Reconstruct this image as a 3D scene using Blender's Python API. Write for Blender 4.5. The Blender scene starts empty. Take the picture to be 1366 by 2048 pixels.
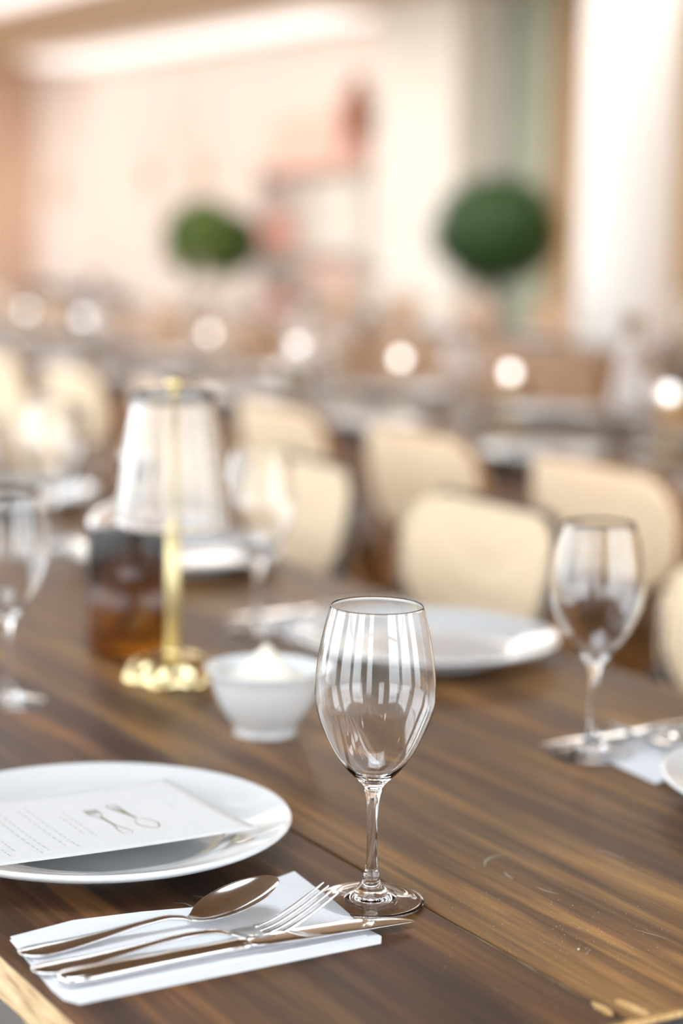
import bpy, bmesh, math, random
from mathutils import Matrix, Vector, noise
random.seed(7)
sc = bpy.context.scene
COL = sc.collection
PI = math.pi
F = 3982.0                       # focal length in pixels of the 1366x2048 frame (70 mm)

# ------------------------------------------------------------ camera
cam_d = bpy.data.cameras.new('camera'); cam = bpy.data.objects.new('camera', cam_d); COL.objects.link(cam)
cam_d.sensor_fit = 'VERTICAL'; cam_d.sensor_height = 36; cam_d.lens = F/2048*36
cam_d.clip_end = 200; cam_d.clip_start = .05
cam.matrix_world = Matrix.Translation((0, 0, 1.17)) @ Matrix.Rotation(PI/2-math.atan(574/F), 4, 'X') @ Matrix.Rotation(math.radians(1.1), 4, 'Z')
cam_d.dof.use_dof = True; cam_d.dof.focus_distance = 1.225; cam_d.dof.aperture_fstop = 2.5
sc.camera = cam

# ------------------------------------------------------------ world, exposure, added fill lights
sc.view_settings.view_transform = 'Standard'; sc.view_settings.look = 'None'
cy = sc.cycles; cy.caustics_refractive = True; cy.caustics_reflective = True; cy.blur_glossy = .3
cy.max_bounces = 14; cy.transmission_bounces = 14; cy.glossy_bounces = 6; cy.diffuse_bounces = 5
sc.view_settings.gamma = 1; sc.view_settings.exposure = 0.10
w = bpy.data.worlds.new('world'); sc.world = w; w.use_nodes = True
wn = w.node_tree; wn.nodes.clear()
wo = wn.nodes.new('ShaderNodeOutputWorld'); wb = wn.nodes.new('ShaderNodeBackground')
tc = wn.nodes.new('ShaderNodeTexCoord'); sp = wn.nodes.new('ShaderNodeSeparateXYZ'); cr = wn.nodes.new('ShaderNodeValToRGB')
mr = wn.nodes.new('ShaderNodeMapRange'); mr.inputs[1].default_value = -1; mr.inputs[2].default_value = 1
wn.links.new(tc.outputs['Generated'], sp.inputs[0]); wn.links.new(sp.outputs[2], mr.inputs[0]); wn.links.new(mr.outputs[0], cr.inputs[0])
cr.color_ramp.elements[0].position = .40; cr.color_ramp.elements[0].color = (.20, .195, .18, 1)
cr.color_ramp.elements[1].position = .53; cr.color_ramp.elements[1].color = (.90, .95, 1.0, 1)
e = cr.color_ramp.elements.new(1.0); e.color = (.82, .91, 1.0, 1)
wn.links.new(cr.outputs[0], wb.inputs[0]); wb.inputs[1].default_value = 5.8
wn.links.new(wb.outputs[0], wo.inputs[0])

CA, SA = .5, -math.sqrt(3)/2                 # the tables run 60 degrees off the view
def W(u, v, z=0): return Vector((CA*u - SA*v, SA*u + CA*v, z))
ROTZ = -PI/3
def col_uv(px, v):                            # u of the point of row v that stands in picture column px
    k = (px-683)/F; y = v/(-SA*k + .5); x = k*y
    return CA*x + SA*y

def area(name, u, v, z, sx, sy, power, color=(1, .93, .85), rx=0, rz=0):
    l = bpy.data.lights.new(name, 'AREA'); l.shape = 'RECTANGLE'; l.size = sx; l.size_y = sy
    l.energy = power; l.color = color
    o = bpy.data.objects.new(name, l); COL.objects.link(o); o.location = W(u, v, z); o.rotation_euler = (rx, 0, ROTZ+rz)
    return o
for i, u in enumerate((-15.5, -12.5, -9.5, -6.5)):  # unseen fill lights, added to brighten the far room and its wall
    area('fill_light', u, 5.1, 2.44, 1.6, .5, 19)
area('fill_light', -7.0, 3.9, 2.44, 1.6, .5, 25)
area('fill_light', -3.6, 5.2, 2.44, 1.2, .5, 25)
area('fill_light', col_uv(1236, 4.95)+.75, 4.45, 2.44, .8, .5, 7, (.97, 1, 1))  # added fill on the white column
area('fill_light', -11.2, 5.5, 2.44, 1.0, .4, 7)  # added fill on the display shelf

# ------------------------------------------------------------ materials
def mat(name, color, rough=.5, metal=0, trans=0, ior=1.5, coat=0, spec=.5, sheen=0):
    m = bpy.data.materials.new(name); m.use_nodes = True
    b = m.node_tree.nodes['Principled BSDF']
    b.inputs['Base Color'].default_value = (*color, 1); b.inputs['Roughness'].default_value = rough
    b.inputs['Metallic'].default_value = metal; b.inputs['Transmission Weight'].default_value = trans
    b.inputs['IOR'].default_value = ior; b.inputs['Coat Weight'].default_value = coat
    b.inputs['Specular IOR Level'].default_value = spec; b.inputs['Sheen Weight'].default_value = sheen
    return m
def nd(m, t, **kw):
    n = m.node_tree.nodes.new(t)
    for k, v in kw.items(): setattr(n, k, v)
    return n
def lk(m, a, b): m.node_tree.links.new(a, b)
def bsdf(m): return m.node_tree.nodes['Principled BSDF']
def add_noise(m, scale, c0, c1, stretch=(1, 1, 1), detail=4, bump=0, p0=.35, p1=.65):
    t = nd(m, 'ShaderNodeTexCoord'); mp = nd(m, 'ShaderNodeMapping'); mp.inputs['Scale'].default_value = stretch
    n = nd(m, 'ShaderNodeTexNoise'); n.inputs['Scale'].default_value = scale; n.inputs['Detail'].default_value = detail
    r = nd(m, 'ShaderNodeValToRGB'); r.color_ramp.elements[0].color = (*c0, 1); r.color_ramp.elements[1].color = (*c1, 1)
    r.color_ramp.elements[0].position = p0; r.color_ramp.elements[1].position = p1
    lk(m, t.outputs['Object'], mp.inputs[0]); lk(m, mp.outputs[0], n.inputs[0]); lk(m, n.outputs[0], r.inputs[0]); lk(m, r.outputs[0], bsdf(m).inputs['Base Color'])
    if bump:
        b = nd(m, 'ShaderNodeBump'); b.inputs['Strength'].default_value = bump; b.inputs['Distance'].default_value = .002
        lk(m, n.outputs[0], b.inputs['Height']); lk(m, b.outputs[0], bsdf(m).inputs['Normal'])
    return m

M = {}
M['glass'] = mat('clear_glass', (1, 1, 1), .0, trans=1, ior=1.5)
M['glass_soft'] = mat('clear_glass_background', (1, 1, 1), .03, trans=1, ior=1.5)
M['glass_rib'] = mat('ribbed_glass', (1, 1, 1), .12, trans=1, ior=1.5)
M['amber'] = mat('amber_glass', (.75, .30, .03), .0, trans=1, ior=1.5)
M['oil'] = mat('dark_oil', (.36, .13, .012), .02, trans=1, ior=1.47)
M['porcelain'] = mat('white_porcelain', (.74, .765, .78), .12, coat=.4)
M['cream'] = add_noise(mat('whipped_butter', (.86, .80, .62), .45), 60, (.84, .80, .66), (.9, .87, .76), bump=.3)
M['steel'] = add_noise(mat('polished_steel', (.75, .74, .73), .09, metal=1), 30, (.72, .71, .70), (.8, .79, .78))
M['brass'] = add_noise(mat('brass', (.80, .60, .20), .25, metal=1), 20, (.84, .70, .36), (.90, .78, .46))
M['brass_dull'] = add_noise(mat('satin_brass', (.80, .60, .20), .5, metal=1), 20, (.86, .74, .40), (.90, .78, .46))
M['napkin'] = add_noise(mat('white_paper_napkin', (.88, .9, .93), .85, spec=.2), 900, (.76, .79, .83), (.82, .845, .88), bump=.12)
M['card'] = add_noise(mat('menu_card', (.83, .83, .83), .8, spec=.2), 300, (.68, .69, .69), (.72, .72, .72))
M['ink'] = mat('olive_ink', (.22, .19, .11), .8)
M['ink_faint'] = mat('grey_ink', (.50, .51, .47), .8)
M['ink_line'] = mat('brown_ink', (.34, .30, .21), .8)
M['dark_steel'] = mat('dark_painted_steel', (.025, .025, .027), .5)
M['raw_edge'] = add_noise(mat('raw_pine_edge', (.6, .42, .22), .7), 9, (.30, .17, .07), (.74, .54, .30), (2, 14, 26), bump=.8, p0=.30, p1=.55)
M['chip'] = add_noise(mat('chipped_pale_wood', (.6, .4, .2), .7), 60, (.42, .22, .07), (.70, .48, .22), (1, 6, 1))
M['dust'] = mat('pale_crumb', (.72, .68, .58), .8)
M['worn'] = add_noise(mat('worn_seam_wood', (.3, .2, .12), .6), 60, (.16, .10, .055), (.34, .26, .17))
M['scuff'] = mat('scuffed_lacquer', (.30, .27, .20), .5)
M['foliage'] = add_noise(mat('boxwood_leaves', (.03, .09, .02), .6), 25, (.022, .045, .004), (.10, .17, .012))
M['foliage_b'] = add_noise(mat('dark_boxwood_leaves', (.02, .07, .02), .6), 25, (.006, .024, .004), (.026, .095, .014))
M['pot'] = add_noise(mat('grey_planter', (.45, .43, .40), .7), 8, (.42, .40, .37), (.5, .48, .45))
M['bark'] = add_noise(mat('bark', (.12, .08, .05), .8), 40, (.09, .06, .04), (.17, .12, .08))
M['floor'] = add_noise(mat('pale_concrete_floor', (.55, .54, .50), .45), 2.2, (.50, .49, .46), (.60, .59, .55))
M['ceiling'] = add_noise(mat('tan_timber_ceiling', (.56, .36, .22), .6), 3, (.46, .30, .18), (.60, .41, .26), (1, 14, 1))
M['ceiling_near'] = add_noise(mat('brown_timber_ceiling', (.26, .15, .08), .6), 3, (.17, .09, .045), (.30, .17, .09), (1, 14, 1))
M['wall_pink'] = add_noise(mat('blush_plaster', (.84, .74, .67), .8), 1.2, (.82, .72, .65), (.86, .77, .71))
M['wall_tan'] = add_noise(mat('tan_plaster', (.68, .47, .35), .8), 1.2, (.66, .45, .33), (.72, .50, .37))
M['wall_cream'] = add_noise(mat('cream_plaster', (.84, .80, .74), .8), 1.5, (.82, .78, .72), (.86, .83, .77))
M['white_paint'] = add_noise(mat('white_paint', (.90, .88, .84), .5), 2, (.88, .87, .83), (.92, .90, .86))
M['sage'] = add_noise(mat('sage_panel', (.68, .69, .65), .5), 2, (.66, .67, .63), (.70, .71, .67))
M['sage_dark'] = add_noise(mat('dark_sage_frame', (.33, .38, .29), .5), 2, (.31, .36, .28), (.36, .41, .32))
M['khaki'] = add_noise(mat('khaki_frame', (.45, .43, .33), .5), 2, (.43, .41, .31), (.48, .46, .35))
M['oak'] = add_noise(mat('golden_oak', (.48, .29, .13), .5), 3, (.40, .23, .10), (.54, .34, .17), (9, 9, 1))
M['charcoal'] = add_noise(mat('charcoal_fabric', (.04, .035, .035), .9), 60, (.032, .028, .03), (.05, .044, .044))
M['frame_dark'] = add_noise(mat('dark_bentwood', (.045, .04, .04), .4), 20, (.035, .032, .034), (.06, .052, .05), (1, 1, 6))
M['frame_brown'] = add_noise(mat('sunlit_bentwood', (.32, .13, .03), .35), 20, (.26, .10, .022), (.38, .16, .045), (1, 1, 6))  # lit copy of the dark frame, sunlight put into its colour
M['seat_grey'] = add_noise(mat('oatmeal_seat', (.55, .50, .42), .9), 80, (.5, .46, .39), (.6, .55, .47))
M['seat_brown'] = add_noise(mat('tan_leather_seat', (.30, .13, .04), .5), 30, (.26, .11, .03), (.34, .16, .06))
M['coral'] = mat('coral_paint', (.75, .30, .24), .6); add_noise(M['coral'], 5, (.70, .28, .23), (.8, .35, .28))
M['pale_pink'] = add_noise(mat('pale_pink_print', (.85, .56, .48), .6), 4, (.82, .46, .36), (.88, .64, .57))
M['rust'] = add_noise(mat('dried_rust_leaves', (.55, .20, .06), .8), 14, (.50, .13, .03), (.68, .24, .08))
M['copper'] = add_noise(mat('copper_disc', (.75, .45, .27), .5, metal=.3), 10, (.70, .42, .26), (.80, .52, .34))
M['mirror_grey'] = add_noise(mat('grey_arch_frame', (.72, .68, .64), .5), 5, (.70, .66, .62), (.75, .71, .68))
M['black'] = mat('dark_void', (.02, .02, .02), .8)
M['window_glass'] = mat('window_glass', (1, 1, 1), 0, trans=1, ior=1.05)
M['mullion'] = mat('dark_green_mullion', (.05, .06, .05), .5)
M['hedge'] = add_noise(mat('garden_hedge', (.05, .11, .03), .9), 6, (.03, .07, .02), (.10, .18, .06))

def emissive(name, color, s):
    m = mat(name, (.9, .9, .9)); b = bsdf(m); b.inputs['Emission Color'].default_value = (*color, 1); b.inputs['Emission Strength'].default_value = s
    return m
M['globe'] = emissive('glint_globe_glow', (1, .97, .94), 5.0)  # glow of the added globes that imitate glass glints
M['led'] = emissive('led_tube_light', (1, .87, .84), .93)
M['bulb'] = emissive('glint_pendant_glow', (1, .93, .85), 60)  # glow of the unseen pendants added for glints

def make_wood():
    m = mat('stained_plank_top', (.1, .06, .03), .40, spec=.35); b = bsdf(m)
    t = nd(m, 'ShaderNodeTexCoord'); s = nd(m, 'ShaderNodeSeparateXYZ'); lk(m, t.outputs['Object'], s.inputs[0])
    # one identity per plank
    pid = nd(m, 'ShaderNodeMath', operation='DIVIDE'); lk(m, s.outputs[1], pid.inputs[0]); pid.inputs[1].default_value = .265
    fl = nd(m, 'ShaderNodeMath', operation='FLOOR'); lk(m, pid.outputs[0], fl.inputs[0])
    mul = nd(m, 'ShaderNodeMath', operation='MULTIPLY'); lk(m, fl.outputs[0], mul.inputs[0]); mul.inputs[1].default_value = 7.31
    def noise_(scale, stretch, detail, dist=0, rough=.55):
        mp = nd(m, 'ShaderNodeMapping'); mp.inputs['Scale'].default_value = stretch; lk(m, t.outputs['Object'], mp.inputs[0])
        n = nd(m, 'ShaderNodeTexNoise', noise_dimensions='4D'); n.inputs['Scale'].default_value = scale; n.inputs['Detail'].default_value = detail
        n.inputs['Distortion'].default_value = dist; n.inputs['Roughness'].default_value = rough
        lk(m, mp.outputs[0], n.inputs['Vector']); lk(m, mul.outputs[0], n.inputs['W']); return n
    n1 = noise_(3.0, (.75, 13, 1), 5, .5, .62)        # broad cathedral streaks
    n2 = noise_(14, (.35, 16, 1), 6, .2)               # fine fibres
    n3 = noise_(5, (1, 2.2, 1), 3)                # stain patches
    r1 = nd(m, 'ShaderNodeValToRGB'); r1.color_ramp.elements[0].position = .38; r1.color_ramp.elements[1].position = .64
    r1.color_ramp.elements[0].color = (.078, .043, .022, 1); r1.color_ramp.elements[1].color = (.37, .205, .068, 1)
    e = r1.color_ramp.elements.new(.52); e.color = (.185, .098, .040, 1)
    lk(m, n1.outputs[0], r1.inputs[0])
    r2 = nd(m, 'ShaderNodeValToRGB'); r2.color_ramp.elements[0].position = .35; r2.color_ramp.elements[1].position = .65
    r2.color_ramp.elements[0].color = (.62, .60, .60, 1); r2.color_ramp.elements[1].color = (1.12, 1.1, 1.05, 1)
    lk(m, n2.outputs[0], r2.inputs[0])
    mx = nd(m, 'ShaderNodeMix', data_type='RGBA', blend_type='MULTIPLY'); mx.inputs[0].default_value = 1
    lk(m, r1.outputs[0], mx.inputs[6]); lk(m, r2.outputs[0], mx.inputs[7])
    r3 = nd(m, 'ShaderNodeValToRGB'); r3.color_ramp.elements[0].position = .35; r3.color_ramp.elements[1].position = .7
    r3.color_ramp.elements[0].color = (.75, .78, .80, 1); r3.color_ramp.elements[1].color = (1.25, 1.15, 1.05, 1)
    lk(m, n3.outputs[0], r3.inputs[0])
    mx2 = nd(m, 'ShaderNodeMix', data_type='RGBA', blend_type='MULTIPLY'); mx2.inputs[0].default_value = 1
    lk(m, mx.outputs[2], mx2.inputs[6]); lk(m, r3.outputs[0], mx2.inputs[7])
    # the plank by the near long side is stained darker and redder
    r4 = nd(m, 'ShaderNodeValToRGB'); r4.color_ramp.interpolation = 'CONSTANT'
    r4.color_ramp.elements[0].color = (.60, .52, .56, 1); r4.color_ramp.elements[1].position = .2; r4.color_ramp.elements[1].color = (1, 1, 1, 1)
    r4.color_ramp.elements[1].position = .5
    lk(m, fl.outputs[0], r4.inputs[0])
    mx3 = nd(m, 'ShaderNodeMix', data_type='RGBA', blend_type='MULTIPLY'); mx3.inputs[0].default_value = 1
    lk(m, mx2.outputs[2], mx3.inputs[6]); lk(m, r4.outputs[0], mx3.inputs[7])
    lk(m, mx3.outputs[2], b.inputs['Base Color'])
    rr = nd(m, 'ShaderNodeMapRange'); rr.inputs[3].default_value = .38; rr.inputs[4].default_value = .52
    lk(m, n3.outputs[0], rr.inputs[0]); lk(m, rr.outputs[0], b.inputs['Roughness'])
    bp = nd(m, 'ShaderNodeBump'); bp.inputs['Strength'].default_value = .25; bp.inputs['Distance'].default_value = .001
    lk(m, n2.outputs[0], bp.inputs['Height']); lk(m, bp.outputs[0], b.inputs['Normal'])
    return m
M['wood'] = make_wood()

def make_rattan(name, c0, c1):
    m = mat(name, c1, .6); b = bsdf(m)
    t = nd(m, 'ShaderNodeTexCoord'); mp = nd(m, 'ShaderNodeMapping'); mp.inputs['Scale'].default_value = (110, 110, 110)
    c = nd(m, 'ShaderNodeTexVoronoi'); c.inputs['Scale'].default_value = 1; c.inputs['Randomness'].default_value = .15
    r = nd(m, 'ShaderNodeValToRGB'); r.color_ramp.elements[0].position = .12; r.color_ramp.elements[1].position = .40
    r.color_ramp.elements[0].color = (*c0, 1); r.color_ramp.elements[1].color = (*c1, 1)
    lk(m, t.outputs['Object'], mp.inputs[0]); lk(m, mp.outputs[0], c.inputs[0]); lk(m, c.outputs[0], r.inputs[0]); lk(m, r.outputs[0], b.inputs['Base Color'])
    bp = nd(m, 'ShaderNodeBump'); bp.inputs['Strength'].default_value = .4; bp.inputs['Distance'].default_value = .002
    lk(m, c.outputs[0], bp.inputs['Height']); lk(m, bp.outputs[0], b.inputs['Normal'])
    return m
M['rattan'] = make_rattan('woven_cane', (.56, .38, .20), (.90, .71, .48))
M['rattan_sunlit'] = make_rattan('sunlit_woven_cane', (.78, .52, .30), (.98, .78, .54))  # second chair row's cane, sunlight put into a lighter colour

M['rattan_tan'] = make_rattan('tan_woven_cane', (.30, .16, .08), (.55, .34, .20))

# ------------------------------------------------------------ mesh helpers
def link(name, me, m=None, parent=None, smooth=True, loc=None, rz=None):
    o = bpy.data.objects.new(name, me); COL.objects.link(o)
    if m and not me.materials: me.materials.append(m)
    if smooth:
        for p in me.polygons: p.use_smooth = True
    if parent: o.parent = parent
    if loc is not None: o.location = loc
    if rz is not None: o.rotation_euler = (0, 0, rz)
    return o
def mesh(name, verts, faces):
    me = bpy.data.meshes.new(name); me.from_pydata([tuple(v) for v in verts], [], faces); me.update()
    bm = bmesh.new(); bm.from_mesh(me); bmesh.ops.recalc_face_normals(bm, faces=bm.faces); bm.to_mesh(me); bm.free()
    return me
def lathe(profile, n=48, wob=None):
    """closed surface of revolution; profile of (r, z), r=0 at the ends closes it"""
    vs, fs, rings = [], [], []
    for r, z in profile:
        if r < 1e-6: rings.append([len(vs)]); vs.append((0, 0, z))
        else:
            b = len(vs)
            for i in range(n):
                a = 2*PI*i/n; k = wob(a, r, z) if wob else 1
                vs.append((r*k*math.cos(a), r*k*math.sin(a), z))
            rings.append(list(range(b, b+n)))
    for A, B in zip(rings, rings[1:]):
        for i in range(n):
            j = (i+1) % n
            if len(A) == 1 and len(B) == 1: continue
            if len(A) == 1: fs.append((A[0], B[i], B[j]))
            elif len(B) == 1: fs.append((A[i], A[j], B[0]))
            else: fs.append((A[i], A[j], B[j], B[i]))
    if len(rings[0]) > 1 and len(rings[-1]) > 1:
        A, B = rings[-1], rings[0]
        for i in range(n): j = (i+1) % n; fs.append((A[i], A[j], B[j], B[i]))
    return vs, fs
def curve(pts, sub=6):
    """Catmull-Rom through the points"""
    out = []
    P = [pts[0]] + list(pts) + [pts[-1]]
    for i in range(1, len(P)-2):
        p0, p1, p2, p3 = P[i-1], P[i], P[i+1], P[i+2]
        for k in range(sub):
            t = k/sub
            out.append(tuple(.5*((2*b)+(-a+c)*t+(2*a-5*b+4*c-d)*t*t+(-a+3*b-3*c+d)*t**3) for a, b, c, d in zip(p0, p1, p2, p3)))
    out.append(tuple(pts[-1])); return out
def box_bm(bm, x0, x1, y0, y1, z0, z1):
    v = [bm.verts.new(p) for p in ((x0, y0, z0), (x1, y0, z0), (x1, y1, z0), (x0, y1, z0), (x0, y0, z1), (x1, y0, z1), (x1, y1, z1), (x0, y1, z1))]
    for f in ((0, 3, 2, 1), (4, 5, 6, 7), (0, 1, 5, 4), (1, 2, 6, 5), (2, 3, 7, 6), (3, 0, 4, 7)): bm.faces.new([v[i] for i in f])
def boxes(name, lst, bev=0):
    bm = bmesh.new()
    for b in lst: box_bm(bm, *b)
    if bev: bmesh.ops.bevel(bm, geom=bm.edges[:], offset=bev, segments=2, profile=.5, affect='EDGES')
    me = bpy.data.meshes.new(name); bm.to_mesh(me); bm.free(); return me
def tube(path, rad, n=10, closed=False):
    vs, fs = [], []
    L = len(path); path = [Vector(p) for p in path]; up = Vector((0, 0, 1))
    for i, p in enumerate(path):
        a = path[(i-1) % L] if (closed or i > 0) else p; b = path[(i+1) % L] if (closed or i < L-1) else p
        t = (b-a).normalized(); s = t.cross(up)
        if s.length < 1e-3: s = t.cross(Vector((0, 1, 0)))
        s.normalize(); q = s.cross(t).normalized()
        r = rad[i] if isinstance(rad, (list, tuple)) else rad
        for k in range(n):
            ang = 2*PI*k/n; vs.append(p + s*(r*math.cos(ang)) + q*(r*math.sin(ang)))
    R = L if closed else L-1
    for i in range(R):
        for k in range(n):
            a, b = i*n+k, i*n+(k+1) % n; c, d = ((i+1) % L)*n+(k+1) % n, ((i+1) % L)*n+k
            fs.append((a, b, c, d))
    if not closed: fs.append(tuple(range(n-1, -1, -1))); fs.append(tuple((L-1)*n+k for k in range(n)))
    return vs, fs
def join(*parts):
    vs, fs = [], []
    for v, f in parts:
        b = len(vs); vs += list(v); fs += [tuple(i+b for i in g) for g in f]
    return vs, fs
def prism(poly, z0, z1):
    n = len(poly); vs = [(x, y, z0) for x, y in poly]+[(x, y, z1) for x, y in poly]
    fs = [tuple(range(n-1, -1, -1)), tuple(range(n, 2*n))]+[(i, (i+1) % n, n+(i+1) % n, n+i) for i in range(n)]
    return vs, fs
def tag(o, label, cat, group=None):
    o['label'] = label; o['category'] = cat
    if group: o['group'] = group
    return o
def struct(name, me, m, loc=(0, 0, 0), rz=ROTZ):
    o = link(name, me, m, smooth=False, loc=loc, rz=rz); o['kind'] = 'structure'; return o
def empty(name, loc, rz=0):
    o = bpy.data.objects.new(name, None); COL.objects.link(o); o.empty_display_size = .05
    o.location = loc; o.rotation_euler = (0, 0, rz); return o
def copy_tree(o, parent=None):
    c = o.copy(); COL.objects.link(c)
    if parent: c.parent = parent
    for ch in list(o.children): copy_tree(ch, c)
    return c
used = set()
def place(proto, loc, rz, label, group=None):
    """the first time moves the prototype itself, then copies of it"""
    o = proto if proto.name not in used else copy_tree(proto)
    used.add(proto.name); o.location = loc; o.rotation_euler = (0, 0, rz); o['label'] = label
    if group: o['group'] = group
    elif 'group' in o: del o['group']
    return o
ORD = ['first', 'second', 'third', 'fourth', 'fifth', 'sixth', 'seventh', 'eighth', 'ninth', 'tenth', 'eleventh', 'twelfth']
TZ = .75

# ------------------------------------------------------------ the room
VW = 6.6; UL = -17.0; CZ = 2.50
def ub(px, v=VW): return col_uv(px, v)
struct('floor', boxes('floor', [(-19, 6, -6, 7.2, -.1, 0)]), M['floor'])
struct('ceiling', boxes('ceiling', [(-17.3, 2, 3.3, 7.0, CZ, CZ+.12)]), M['ceiling'])
struct('wall_back', boxes('wall_back', [(UL, ub(885), VW, VW+.15, 0, CZ)]), M['wall_pink'])
struct('wall_left', boxes('wall_left', [(UL-.15, UL, 3.3, VW+.15, 0, CZ)]), M['wall_tan'])
struct('wall_right', boxes('wall_right', [(ub(1092)+.0, 2, VW, VW+.15, 0, CZ)]), M['oak'])
struct('trim_1', boxes('trim_1', [(col_uv(735, VW-.35), col_uv(893, VW-.35), VW-.35, VW, 0, CZ)], .01), M['wall_cream'])
struct('door_1', boxes('door_1', [(ub(885), ub(1010), VW+.02, VW+.10, 0, CZ)]), M['sage'])
struct('door_2', boxes('door_2', [(ub(1012), ub(1062), VW-.03, VW+.10, 0, CZ)]), M['sage_dark'])
struct('trim_2', boxes('trim_2', [(ub(1062), ub(1096), VW-.05, VW+.10, 0, CZ)]), M['khaki'])
struct('trim_3', boxes('trim_3', [(UL, 2, 3.22, 3.30, CZ, 3.1)]), M['ceiling'])
# recessed LED lines under the ceiling
for k, (v, u0, u1) in enumerate(((VW-.36, ub(98, VW-.36), ub(700, VW-.36)), (4.25, -12.5, -7.2))):
    t = empty('led_light_line', W(u0, v, CZ-.0685), ROTZ)
    hw = .30 if k == 0 else .17
    link('diffuser', boxes('led', [(0, u1-u0, -hw*.8, hw*.8, -.005, .012)]), M['led'], t, False)
    link('housing', boxes('ledh', [(0, u1-u0, -hw, hw, .012, .068)]), M['white_paint'], t, False)
    tag(t, ['long glowing pink-white light line along the top of the blush wall', 'glowing light line on the tan ceiling, cut by the top left corner'][k], 'light')

# round white column
V0 = 4.95; uc = col_uv(1236, V0)
vs, fs = lathe([(0, 0), (.215, 0), (.215, .12), (.195, .14), (.195, 2.44), (.21, 2.46), (.21, CZ), (0, CZ)], 40)
c = struct('trim_4', mesh('column', vs, fs), M['white_paint'], W(uc, V0, 0), 0)

# glazed walls behind and beside the viewer: piers, sills and tall panes
def glazed(idx, ax, fixed, lo, hi, openings, sill=.35):
    fr = [(lo, hi, -.12, .12, 0, sill), (lo, hi, -.12, .12, 2.88, 3.1)]; edge = lo
    for a, b in openings:
        fr.append((edge, a, -.12, .12, sill, 2.88)); edge = b
        fr += [(a, b, -.03, .03, 2.10, 2.14), ((a+b)/2-.02, (a+b)/2+.02, -.03, .03, 2.14, 2.88)]
    fr.append((edge, hi, -.12, .12, sill, 2.88))
    loc, rz = ((0, fixed, 0), 0) if ax == 'x' else ((fixed, 0, 0), PI/2)
    f = struct('window_%d' % idx, boxes('winf', fr), M['wall_cream'], loc, rz)
    for a, b in openings: link('window_pane', boxes('wing', [(a, b, -.003, .003, sill, 2.88)]), M['window_glass'], f, False)
glazed(1, 'x', -3.0, -4.6, 4.6, ((-4.3, -2.3), (-1.35, -.55), (1.9, 4.3)))
glazed(2, 'y', 4.6, -3.0, 3.2, ((-2.6, -.4), (.3, 2.9)))
glazed(3, 'y', -4.6, -3.0, 8.1, ((-2.6, -.3), (.6, 2.9), (3.6, 5.6), (6.1, 7.8)))
SX0, SX1, SY0, SY1 = -1.3, .7, -.1, 1.6            # unseen skylight opening, added to brighten the near table
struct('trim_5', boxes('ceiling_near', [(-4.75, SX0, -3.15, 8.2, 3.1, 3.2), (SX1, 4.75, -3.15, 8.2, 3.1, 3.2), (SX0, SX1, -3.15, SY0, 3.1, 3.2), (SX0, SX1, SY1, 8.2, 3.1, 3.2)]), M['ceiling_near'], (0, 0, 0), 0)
k4 = struct('window_4', boxes('sky_frame', [(SX0, SX0+.06, SY0, SY1, 3.08, 3.24), (SX1-.06, SX1, SY0, SY1, 3.08, 3.24), (SX0, SX1, SY0, SY0+.06, 3.08, 3.24), (SX0, SX1, SY1-.06, SY1, 3.08, 3.24), (-.32, -.28, SY0, SY1, 3.08, 3.24)]), M['white_paint'], (0, 0, 0), 0)
link('window_pane', boxes('sky_pane', [(SX0, SX1, SY0, SY1, 3.20, 3.206)]), M['window_glass'], k4, False)
struct('wall_light_block', boxes('wall_light_block', [(-4.8, -4.65, 8.2, 15.2, 0, 3.2)]), M['wall_cream'], (0, 0, 0), 0)  # unseen wall added to keep daylight off the blush wall

# ------------------------------------------------------------ plank table
UE = -.802                                      # near end of the table
def table(name, u0, u1, v0, v1, label, planks=3, edge_parts=True):
    t = empty(name, W(u0, v0, 0), ROTZ)
    Wd, L = v1-v0, u1-u0; pw = Wd/planks
    pl = []
    for k in range(planks):
        pl.append((0, L, k*pw+(.0012 if k else .0), (k+1)*pw-(.0012 if k < planks-1 else 0), TZ-.026, TZ))
    bm = bmesh.new()
    for b in pl: box_bm(bm, *b)
    bmesh.ops.bevel(bm, geom=[e for e in bm.edges if abs(e.verts[0].co.z-TZ) < 1e-5 and abs(e.verts[1].co.z-TZ) < 1e-5], offset=.0016, segments=2, profile=.5, affect='EDGES')
    me = bpy.data.meshes.new('tabletop'); bm.to_mesh(me); bm.free()
    top = link('tabletop', me, M['wood'], t, False)
    link('apron', boxes('apron', [(.06, L-.06, .25, .28, TZ-.08, TZ-.027), (.06, L-.06, Wd-.10, Wd-.07, TZ-.11, TZ-.027), (.06, .09, .28, Wd-.10, TZ-.11, TZ-.027), (L-.09, L-.06, .28, Wd-.10, TZ-.11, TZ-.027)]), M['dark_steel'], t, False)
    for a in (.10, L-.16):
        for b in (.235, Wd-.18): link('leg', boxes('leg', [(a, a+.06, b, b+.06, 0, TZ-.0805 if b < .3 else TZ-.111)], .003), M['dark_steel'], t, False)
    tag(t, label, 'table')
    return t
TV0, TV1 = .383, 1.178
main_t = table('dining_table', -4.15, UE, TV0, TV1, 'long dark-stained plank dining table in the foreground, under the sharp wine glass')
# object coordinates of the wood must see planks of .2665: done by table width .80/3
L = UE+4.15
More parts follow.
